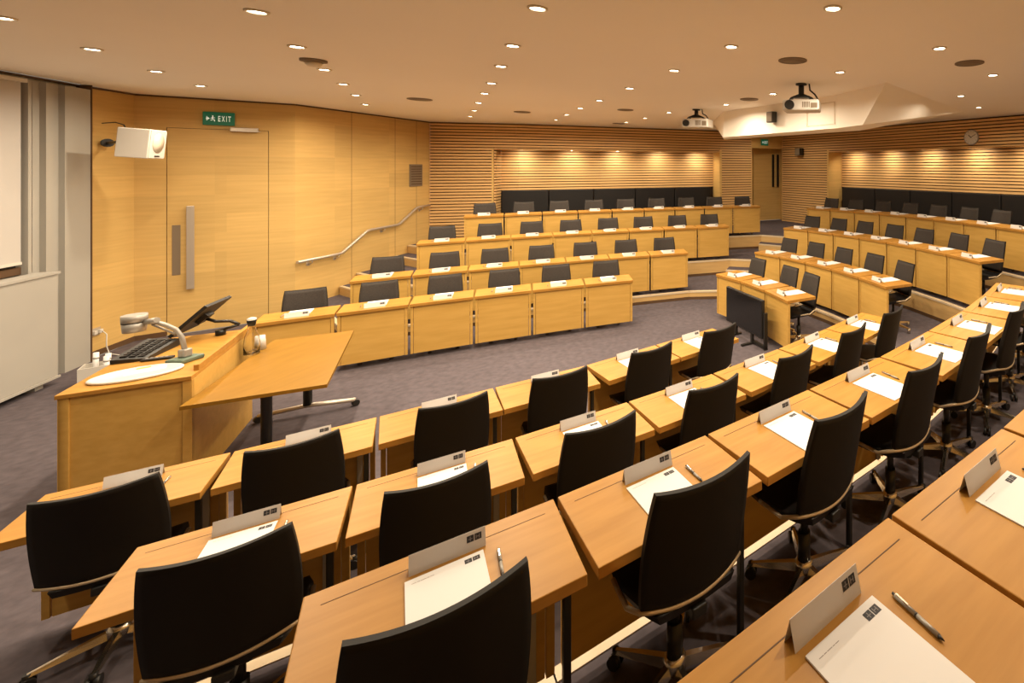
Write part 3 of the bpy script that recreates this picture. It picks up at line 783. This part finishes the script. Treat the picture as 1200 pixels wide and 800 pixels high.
# ------------------------------------------------------------------ handrail
hp = [(348.5, .905), (400, .905), (431, 1.25), (467.5, 1.27), (489, 1.587), (503.5, 1.605)]
r = empty('handrail', (0, 0, 0)); tag(r, 'stepped stainless steel handrail on the maple side wall', 'handrail')
FR = frame(P_RAIL, P_BK)
def rp(px, z, o=.075):
    q = ray(px, (P_RAIL[0]+o, P_RAIL[1]), (P_BK[0]+o, P_BK[1])); return (q[0], q[1], z)
pts = []
H = [rp(*p) for p in hp]
for i, p in enumerate(H):
    if 0 < i < len(H)-1:
        a, b = Vector(H[i-1]), Vector(H[i+1]); p = Vector(p)
        e0 = p+(a-p).normalized()*.06; e1 = p+(b-p).normalized()*.06
        pts += [tuple(e0), tuple((e0+e1+2*p)/4), tuple(e1)]
    else: pts.append(p)
b1 = BM(); tube(b1, pts, .025, 12); link('rail', b1, 'brushed', r)
for px, z in ((366, .905), (397, .905), (451, 1.26), (495, 1.59)):
    p = Vector(rp(px, z)); b1 = BM(); tube(b1, [p+Vector((0, 0, -.02)), p+Vector((0, 0, -.055)), p+Vector((-.03, 0, -.075)), p+Vector((-.078, 0, -.075))], .008, 8)
    cyl(b1, p+Vector((-.078, 0, -.075)), p+Vector((-.070, 0, -.075)), .035, n=16); link('wall_bracket', b1, 'brushed', r)
# grille on the handrail wall
q0, q1 = along(P_RAIL, P_BK, ray(479.5, P_RAIL, P_BK)), along(P_RAIL, P_BK, ray(494, P_RAIL, P_BK))
r = empty('wall_grille', (0, 0, 0)); tag(r, 'brown metal grille high on the maple wall above the handrail', 'wall vent')
b1 = BM(); box(b1, q0, q1, -.02, 0, zat(218, 10.8), zat(192.5, 10.8), FR); link('grille_plate', b1, 'grille', r)
b1 = BM()
for i in range(8):
    z = zat(218, 10.8)+.04+i*.055; box(b1, q0+.03, q1-.03, -.026, -.02, z, z+.02, FR)
link('louvre_slats', b1, 'seam', r)

# ------------------------------------------------------------------ exit signs
def exit_sign(x0, z0, wd, ht, F, label, yb=-.05, arm=None):
    r = empty('exit_sign', (0, 0, 0)); tag(r, label, 'exit sign')
    b1 = BM(); box(b1, x0, x0+wd, yb, yb+.03, z0, z0+ht, F, bev=.003)
    if arm: box(b1, x0+wd*.45, x0+wd*.55, yb+.03, 0, z0+ht*.4, z0+ht*.6, F)
    link('sign_box', b1, 'green', r)
    b1 = BM(); y0, y1 = yb-.003, yb; h = ht*.42; zb_ = z0+ht*.29
    def bar(a, b, c, d): box(b1, x0+a*wd, x0+b*wd, y0, y1, zb_+c*h, zb_+d*h, F)
    # arrow
    bar(.10, .20, .42, .58)
    for i in range(4): bar(.20-.028*i, .22-.028*i, .5-.12*(i+.2)+.0, .5+.12*(i+.2))
    # running figure
    bar(.29, .33, .80, 1.05); bar(.28, .33, .38, .78); bar(.33, .38, .58, .68); bar(.24, .28, .50, .60); bar(.31, .37, .22, .34); bar(.35, .38, -.02, .24); bar(.24, .30, .14, .26)
    # EXIT
    x = .48; lw = .018
    bar(x, x+lw, 0, 1); [bar(x, x+.07, c, c+.16) for c in (0, .42, .84)]
    x = .60
    for i in range(7): t = i/6; bar(x+.07*t-.008, x+.07*t+.012, t*.88, t*.88+.14); bar(x+.07*(1-t)-.008, x+.07*(1-t)+.012, t*.88, t*.88+.14)
    x = .73; bar(x, x+lw, 0, 1)
    x = .79; bar(x, x+.09, .84, 1); bar(x+.036, x+.036+lw, 0, .9)
    link('lettering', b1, 'signwhite', r)
F = frame(P_IN, P_RAIL)
e0, e1 = on_door(238), on_door(275.5)
exit_sign(e0, zat(147, 7.45), e1-e0, .20, F, 'green exit sign above the tall maple door beside the lectern')
F2 = frame((-1.0, 14.42), DR_R); exit_sign(.34, zat(170.5, 14.7), .27, .19, F2, 'small green exit sign over the corner doorway', yb=-.06)
bm = BM(); box(bm, 0, V2((-1.0, 14.42), DR_R).length, 0, .12, 3.05, H_CEIL, F2); link('wall_doorway_lintel', bm, 'veneer', kind='structure')

# ------------------------------------------------------------------ clock, wall speakers
cp = ray(1140, RIGHT[1+1], RIGHT[1+2]); t = V2(RIGHT[2], RIGHT[3]).normalized(); nr = Vector((t.y, -t.x, 0))
r = empty('wall_clock', (cp[0], cp[1], zat(161, cp[1]))); tag(r, 'round white-faced wall clock on the slatted wall', 'clock')
r.rotation_euler = (0, 0, math.atan2(t.y, t.x))
b1 = BM(); cyl(b1, (0, -.04, 0), (0, -.075, 0), .165, n=36); link('case', b1, 'silver', r)
b1 = BM(); cyl(b1, (0, -.075, 0), (0, -.078, 0), .148, n=36); link('clock_face', b1, 'white', r)
b1 = BM()
for k in range(12):
    a = k*PI/6; box(b1, -.004, .004, -.080, -.078, .115, .138, Matrix.Rotation(a, 4, 'Y'))
link('hour_marks', b1, 'ink_grey', r)
for a, l_, wd in ((math.radians(-50), .075, .006), (math.radians(60), .11, .004)):
    b1 = BM(); box(b1, -wd, wd, -.083, -.080, -.015, l_, Matrix.Rotation(a, 4, 'Y')); link('hand', b1, 'ink', r)
sp_ = ray(941, RIGHT[0], RIGHT[1]); t = V2(RIGHT[0], RIGHT[1]).normalized()
r = empty('wall_speaker', (sp_[0], sp_[1], zat(178, sp_[1]))); r.rotation_euler = (0, 0, math.atan2(t.y, t.x)); tag(r, 'small black loudspeaker on the slatted wall beside the corner door', 'speaker')
b1 = BM(); box(b1, -.11, .11, -.24, -.08, -.11, .11, bev=.01); link('cabinet', b1, 'black', r)
b1 = BM(); box(b1, -.095, .095, -.246, -.24, -.095, .095); link('speaker_grille', b1, 'grille', r)
b1 = BM(); box(b1, -.03, .03, -.09, -.03, -.03, .03); link('bracket', b1, 'steelblack', r)
# black speaker hanging in front of the bulkhead
F1 = frame((-1.17, 9.14), (.75, 7.0))
fp = ray(908, (-1.17, 9.14), (.75, 7.0)); s_ = along((-1.17, 9.14), None, fp)
r = empty('bulkhead_speaker', (0, 0, 0)); tag(r, 'small black loudspeaker fixed to the pale ceiling bulkhead', 'speaker')
b1 = BM(); box(b1, s_-.07, s_+.09, -.13, -.03, zat(144, fp[1]), zat(131.5, fp[1]), F1, bev=.01); link('cabinet', b1, 'black', r)
b1 = BM(); box(b1, s_-.055, s_+.075, -.136, -.13, zat(143, fp[1]), zat(132.5, fp[1]), F1); link('speaker_grille', b1, 'grille', r)
b1 = BM(); box(b1, s_-.02, s_+.04, -.03, .01, zat(139.5, fp[1]), zat(135.5, fp[1]), F1); link('bracket', b1, 'steelblack', r)
# white wall speaker near the lectern
r = empty('white_loudspeaker', (-8.16, 6.12, 2.78)); r.rotation_euler = (math.radians(-6), math.radians(2), math.radians(34)); tag(r, 'white loudspeaker on a black arm in the corner above the lectern', 'speaker')
b1 = BM(); box(b1, -.17, .17, -.14, .16, -.20, .20, bev=.012); link('cabinet', b1, 'white', r)
b1 = BM()
b2 = BM(); box(b2, .17, .176, -.13, .15, -.19, .19); link('front_baffle', b2, 'white', r)
lathe(b1, [(.10, 0), (.10, .008), (.01, .012)], n=28)
bmesh.ops.transform(b1, matrix=Matrix.Translation((.176, .01, .02)) @ Matrix.Rotation(PI/2, 4, 'Y') @ Matrix.Diagonal((1.35, 1, 1, 1)), verts=b1.verts); link('speaker_cone', b1, 'ring', r)
b1 = BM(); box(b1, .176, .180, -.03, .06, -.175, -.155); link('badge', b1, 'black', r)
r.rotation_euler = (0, math.radians(5), math.radians(22)); r.scale = (.86, .86, .92)
wb = ray(122, P_COL, P_IN)
b1 = BM(); tube(b1, [(-8.36, 6.16, 2.80), (-8.62, 6.24, 2.80), (wb[0]+.10, wb[1]-.04, 2.80)], .018, 8); cyl(b1, (wb[0]+.12, wb[1]-.05, 2.80), (wb[0]+.085, wb[1]-.035, 2.80), .055, n=16)
o = link('wall_arm', b1, 'black'); o.parent = r; bpy.context.view_layer.update(); o.matrix_parent_inverse = r.matrix_world.inverted()
b1 = BM(); tube(b1, [(-8.34, 6.15, 2.86), (-8.48, 6.2, 3.02), (-8.7, 6.28, 3.06), (-8.9, 6.3, 3.05)], .007, 6); o = link('cable', b1, 'black'); o.parent = r; o.matrix_parent_inverse = r.matrix_world.inverted()

# ------------------------------------------------------------------ projectors
def projector(px_c, y_ceil, px0, px1, ytop, ybot, label):
    d = FPX*1.04/(CY-y_ceil); x = (px_c-CX)/FPX*d
    wd = (px1-px0)/FPX*d; z0, z1 = zat(ybot, d), zat(ytop, d); xc = ((px0+px1)/2-CX)/FPX*d
    r = empty('projector', (xc, d, H_CEIL)); tag(r, label, 'projector', 'ceiling projectors')
    z0 -= H_CEIL; z1 -= H_CEIL; dx = x-xc
    R_ = Matrix.Rotation(math.radians(-8), 4, 'Z')
    b1 = BM(); box(b1, -wd/2, wd/2, -.18, .18, z0, z1, R_, bev=.02); link('body', b1, 'white', r)
    b1 = BM(); cyl(b1, R_ @ Vector((-wd/2+.09, -.18, (z0+z1)/2)), R_ @ Vector((-wd/2+.09, -.215, (z0+z1)/2)), .058, n=24); link('lens', b1, 'black', r)
    b1 = BM()
    for i in range(5): box(b1, .02+i*.02, .03+i*.02, -.184, -.178, z0+.035, z1-.03, R_)
    link('vent_slots', b1, 'grille', r)
    b1 = BM(); box(b1, wd/2-.10, wd/2-.02, -.185, -.178, z0+.03, z1-.045, R_); link('connector_panel', b1, 'grille', r)
    b1 = BM(); lathe(b1, [(.07, 0), (.07, -.02), (.04, -.025), (.03, -.03)], cx=dx); cyl(b1, (dx, 0, -.02), (dx, 0, z1+.06), .035)
    for s in (-1, 1):
        tube(b1, [(dx, 0, z1+.09), (dx+s*.13, -.06, z1+.03), (dx+s*.15, -.10, z1-.005)], .012, 8); tube(b1, [(dx, 0, z1+.09), (dx+s*.13, .06, z1+.03), (dx+s*.15, .10, z1-.005)], .012, 8)
    box(b1, dx-.10, dx+.10, -.05, .05, z1+.035, z1+.06); link('ceiling_mount', b1, 'steelblack', r)
    b1 = BM(); tube(b1, [(dx+.10, .02, -.0), (dx+.11, .02, -.08), (dx+.17, .02, (z1)*.6), (dx+.21, .0, z1+.02), (dx+.20, .02, z1-.02)], .010, 8); link('cable', b1, 'black', r)
projector(939, 98, 919, 961, 118.5, 131, 'white ceiling projector before the bulkhead, the larger-looking of the two')
projector(816, 128, 802, 833, 140, 150, 'white ceiling projector beyond the first, over the handrail-side bank')

# ------------------------------------------------------------------ television on the floor
ta, tb = (-.898, 7.36), (-.316, 6.56); F = frame(ta, tb); L_ = V2(ta, tb).length
r = empty('television', (0, 0, 0)); tag(r, 'black flat television on a low floor stand before the clock-side desks', 'television')
b1 = BM(); box(b1, 0, L_, -.0, .045, .145, .665, F, bev=.006); link('casing', b1, 'black', r)
b1 = BM(); box(b1, .015, L_-.015, -.003, .0, .165, .65, F); link('screen', b1, 'screen', r)
b1 = BM(); box(b1, L_*.25, L_*.30, .0, .03, .02, .16, F); box(b1, L_*.7, L_*.75, 0, .03, .02, .16, F)
for c in (.275, .725): box(b1, L_*c-.02, L_*c+.02, -.16, .10, 0, .025, F)
box(b1, L_+.02, L_+.05, .01, .06, 0, .50, F); box(b1, L_*.7, L_+.05, .01, .05, .02, .05, F)
link('floor_stand', b1, 'steelblack', r)

# ------------------------------------------------------------------ lectern
A_, B_ = Vector((-5.09, 3.38)), Vector((-4.54, 3.70)); ul = (B_-A_).normalized(); vl = Vector((-ul.y, ul.x))
vl = Vector((-.56, .83)).normalized()
LW = (B_-A_).length; LL = 1.30; LZ = .885
FL = Matrix(((ul.x, vl.x, 0, A_.x), (ul.y, vl.y, 0, A_.y), (0, 0, 1, 0), (0, 0, 0, 1)))
r = empty('lectern', (0, 0, 0)); tag(r, 'maple lectern desk with equipment on top beside the presenter table', 'lectern')
b1 = BM(); box(b1, .0, .035, .0, LL, .0, LZ-.03, FL); link('side_panel', b1, 'front', r)
b1 = BM(); box(b1, LW-.035, LW, .0, LL, .0, LZ-.03, FL); link('side_panel', b1, 'front', r)
b1 = BM(); box(b1, .05, LW-.05, .012, .035, .03, LZ-.03, FL); link('end_panel', b1, 'front', r)
b1 = BM(); box(b1, .0, .05, .0, .04, .0, LZ-.031, FL, bev=.003); link('corner_post', b1, 'front', r)
b1 = BM(); box(b1, LW-.05, LW, -.0005, .04, .0, LZ-.031, FL, bev=.003); link('corner_post', b1, 'front', r)
b1 = BM(); box(b1, -.01, LW, -.01, LL+.01, LZ-.03, LZ, FL, bev=.003); link('work_top', b1, 'top', r)
b1 = BM(); box(b1, LW-.03, LW-.0, .12, LL+.01, LZ, LZ+.045, FL, bev=.003); link('ledge', b1, 'top', r)
b1 = BM(); box(b1, .04, LW-.04, LL-.04, LL-.02, .02, LZ-.03, FL); link('rear_panel', b1, 'front', r)
def lp(px, py, z): # plan point of pixel at height z
    d = (EYE-z)*FPX/(py-CY); return Vector(((px-CX)/FPX*d, d, z))
# white oval platform
c = lp(160, 437, LZ); c.z = LZ
r = empty('oval_tray', (c.x+.03, c.y-.0, LZ)); r.rotation_euler = (0, 0, math.atan2(ul.y, ul.x)+.05); r.location = (c.x+.05, c.y-.035, LZ+.001); tag(r, 'white oval writing platform lying on the lectern', 'tray')
b1 = BM(); lathe(b1, [(.05, 0), (.97, 0), (1, .006), (.99, .012), (.93, .016), (.9, .012), (.05, .012)], n=40)
bmesh.ops.transform(b1, matrix=Matrix.Diagonal((.235, .165, 1.3, 1)), verts=b1.verts); link('platform', b1, 'white', r)
b1 = BM(); box(b1, -.06, .14, -.02, .09, .014, .016, Matrix.Rotation(.3, 4, 'Z')); link('sheet', b1, 'paper', r)
b1 = BM(); box(b1, -.02, .05, .10, .13, .016, .018, Matrix.Rotation(.2, 4, 'Z')); link('yellow_label', b1, 'yellowtag', r)
# document camera
base = lp(222, 424, LZ)
r = empty('document_camera', (base.x-.06, base.y+.02, LZ+.001)); tag(r, 'silver document camera with a bent arm and round head on the lectern', 'document camera')
bx_, by_ = base.x-.06, base.y+.02
b1 = BM(); box(b1, -.07, .07, -.08, .08, 0, .035, bev=.01); link('base', b1, 'greenbase', r)
b1 = BM(); box(b1, -.03, .03, -.03, .03, .035, .10, bev=.01); link('arm_socket', b1, 'silver', r)
def rel(px, py, d): return Vector(((px-CX)/FPX*d-bx_, d-by_, zat(py, d)-LZ))
dd = by_
b1 = BM(); tube(b1, [(0, 0, .08), rel(213, 395, dd), rel(206, 386, dd-.02), rel(195, 381, dd-.05), rel(185, 378, dd-.08), rel(172, 377, dd-.1)], .016, 10)
tube(b1, [rel(206, 392, dd), rel(190, 385, dd-.05), rel(178, 380, dd-.09)], .008, 8); link('arm', b1, 'silver', r)
hd = rel(157.5, 379, dd-.12)
b1 = BM(); tube(b1, [rel(170, 377.5, dd-.1), rel(184, 375, dd-.1)], .022, 10); link('lamp_joint', b1, 'silver', r)
b1 = BM(); cyl(b1, hd+Vector((0, 0, -.064)), hd+Vector((0, 0, .010)), .060, .066, 24); cyl(b1, hd+Vector((0, 0, .016)), hd+Vector((0, 0, .07)), .068, .068, 24); link('camera_head', b1, 'silver', r)
b1 = BM(); cyl(b1, hd+Vector((0, 0, .008)), hd+Vector((0, 0, .018)), .067, n=24); link('dark_band', b1, 'black', r)
# monitor on an arm
m0 = lp(236, 395, LZ); m0.z = LZ
r = empty('monitor', (m0.x, m0.y, LZ+.001)); tag(r, 'black flat monitor tilted back on a jointed arm on the lectern', 'monitor')
pc = Vector(((236-CX)/FPX*m0.y-m0.x, 0, zat(370, m0.y)-LZ))
Mt = Matrix.Translation(pc) @ Matrix.Rotation(math.radians(27), 4, 'Z') @ Matrix.Rotation(math.radians(-47), 4, 'Y')
# panel: thin in its local z, wide in y, 0.36 along x
b1 = BM(); box(b1, -.17, .17, -.20, .20, -.014, .014, Mt, bev=.004); link('panel_casing', b1, 'black', r)
b1 = BM(); box(b1, -.155, .155, -.185, .185, .014, .016, Mt); link('screen', b1, 'screen', r)
b1 = BM(); box(b1, -.05, .05, -.05, .05, -.05, -.012, Mt, bev=.004); e = Mt @ Vector((0, 0, -.05))
tube(b1, [e, e+Vector((.06, .02, -.03)), Vector((.16, .10, .12)), Vector((.22, .12, .08))], .014, 8)
tube(b1, [Vector((.22, .12, .08)), Vector((.16, .07, .06)), Vector((.11, .06, .04))], .012, 8); cyl(b1, (.11, .06, 0), (.11, .06, .05), .035); link('support_arm', b1, 'steelblack', r)
# keyboard and remote cluster
kb = lp(172, 411, LZ+.03); kb.z = LZ
r = empty('control_console', (kb.x, kb.y, LZ+.001)); r.rotation_euler = (0, 0, math.radians(115)); r.scale = (.82, 1, 1); tag(r, 'black sloping control console with keys behind the oval tray', 'control panel')
b1 = BM()
vs = [b1.verts.new(p) for p in ((-.24, -.10, 0), (.24, -.10, 0), (.24, .10, 0), (-.24, .10, 0), (-.24, -.10, .02), (.24, -.10, .06), (.24, .10, .085), (-.24, .10, .035))]
for f in ((3, 2, 1, 0), (4, 5, 6, 7), (0, 1, 5, 4), (1, 2, 6, 5), (2, 3, 7, 6), (3, 0, 4, 7)): b1.faces.new([vs[i] for i in f])
link('console_body', b1, 'black', r)
b1 = BM()
for i in range(9):
    for j in range(3):
        x = -.2+i*.047; y = -.07+j*.05; z = .02+(x+.24)/.48*.04+(y+.1)/.2*.022; box(b1, x, x+.035, y, y+.036, z, z+.010)
link('keys', b1, 'leather', r)
p_ = lp(186, 418, LZ)
r = empty('remote_control', (p_.x+.07, p_.y-.06, LZ+.001)); r.rotation_euler = (0, 0, math.radians(25)); tag(r, 'small dark remote control lying beside the oval tray', 'remote control')
b1 = BM(); box(b1, -.09, .09, -.025, .025, 0, .018, bev=.006); link('case', b1, 'black', r)
b1 = BM()
for i in range(5): box(b1, -.07+i*.028, -.055+i*.028, -.008, .008, .018, .021)
link('buttons', b1, 'ink_grey', r)

# ------------------------------------------------------------------ presenter table
TP = [(-4.44, 3.53), (-3.715, 3.92), (-4.65, 5.21), (-5.33, 4.86)]
TP[3] = (-5.20, 4.92); TP[0] = (-4.45, 3.55)
r = empty('presenter_table', (-4.4, 4.3, 0)); tag(r, 'wide honey-coloured presenter table on black wheeled legs beside the lectern', 'table')
b1 = BM(); prism(b1, [(x+4.4, y-4.3) for x, y in TP], TOP-.028, TOP); link('table_top', b1, 'table', r)
wdir = Vector((.80, .42)).normalized(); ldir = Vector((-.59, .81)).normalized()
for cc, hl in (((-4.27, 3.98), .24), ((-4.80, 4.86), .36)):
    b1 = BM(); x, y = cc[0]+4.4, cc[1]-4.3
    lathe(b1, [(.10, TOP-.041), (.10, TOP-.045), (.045, TOP-.10), (.034, TOP-.14), (.034, .09)], cx=x, cy=y)
    leg = link('leg', b1, 'steelblack', r)
    b1 = BM()
    p = Vector((x, y, .085)); q0 = p-Vector((wdir.x, wdir.y, 0))*hl; q1 = p+Vector((wdir.x, wdir.y, 0))*.37
    q0.z = q1.z = .06; tube(b1, [q0, p, q1], .022, 8); link('foot_bar', b1, 'brushed', leg)
    for q in (q0, q1):
        b1 = BM(); cyl(b1, (q.x-.02, q.y+.01, .03), (q.x+.02, q.y-.01, .03), .03, n=14); cyl(b1, (q.x, q.y, .03), (q.x, q.y, .06), .014, n=8); link('caster', b1, 'black', leg)
# carafe and tumblers
c = lp(290.5, 411, TOP)
c.y -= .075; c.x = (295-CX)/FPX*c.y
r = empty('carafe', (c.x, c.y, TOP)); tag(r, 'clear glass water carafe at the lectern edge of the table', 'carafe')
b1 = BM(); lathe(b1, [(.045, 0), (.055, .006), (.056, .10), (.048, .17), (.030, .22), (.026, .27), (.034, .32), (.031, .32), (.023, .27), (.027, .22), (.044, .17), (.052, .10), (.050, .012), (.01, .010)], n=28); link('bottle_glass', b1, 'glass', r)
b1 = BM(); lathe(b1, [(.022, .265), (.030, .305), (.033, .335), (.012, .345)]); link('stopper', b1, 'frost', r)
c = lp(305, 409, TOP)
r = empty('tumbler', (c.x, c.y, TOP)); tag(r, 'upturned clear drinking glass beside the water carafe', 'glass')
b1 = BM(); lathe(b1, [(.042, 0), (.034, .13), (.012, .132), (.012, .128), (.031, .126), (.039, 0)], n=24); link('glass_wall', b1, 'frost', r)

# ------------------------------------------------------------------ floor clutter behind the lectern
BN = (-7.86, 5.56)
r = empty('storage_bin', (*BN, 0)); r.rotation_euler = (0, 0, .75); tag(r, 'small white storage bin holding rolled paper behind the lectern', 'bin')
b1 = BM()
for a in ((-.14, .14, -.11, -.10), (-.14, .14, .10, .11), (-.14, -.13, -.10, .10), (.13, .14, -.10, .10)): box(b1, *a, 0, .22)
box(b1, -.13, .13, -.10, .10, 0, .01); link('bin_body', b1, 'white', r)
for i, (x, y, tx, ty, h) in enumerate(((-.05, -.02, .03, .01, .34), (.01, .03, .04, .03, .31), (.07, -.02, .03, .01, .30))):
    o = empty('paper_roll', (BN[0]+x, BN[1]+y, .012)); tag(o, f'{ORD[i]} rolled white sheet standing in the small storage bin', 'paper roll', 'paper rolls in the white bin')
    b1 = BM(); cyl(b1, (0, 0, 0), (tx*.3, ty*.3, h), .022, n=16); link('roll', b1, 'paper', o)
    b1 = BM(); cyl(b1, (tx*.25, ty*.25, h*.8), (tx*.28, ty*.28, h*.86), .0235, n=16); link('paper_band', b1, 'duct', o)
ws = ray(110, P_COL, P_IN); t = V2(P_COL, P_IN).normalized()
r = empty('wall_socket', (ws[0], ws[1], .32)); r.rotation_euler = (0, 0, math.atan2(t.y, t.x)); tag(r, 'low metal wall socket with white plugs behind the lectern', 'socket')
b1 = BM(); box(b1, -.08, .08, -.012, 0, -.05, .05, bev=.003); link('face_plate', b1, 'floorsock', r)
for s in (-1, 1):
    b1 = BM(); box(b1, s*.04-.022, s*.04+.022, -.05, -.012, -.025, .025, bev=.006); link('plug', b1, 'white', r)
b1 = BM(); tube(b1, [(.04, -.05, 0), (.04, -.09, -.05), (.02, -.10, -.2), (.03, -.12, -.31), (-.1, -.3, -.31)], .006, 6); link('cable', b1, 'white', r)
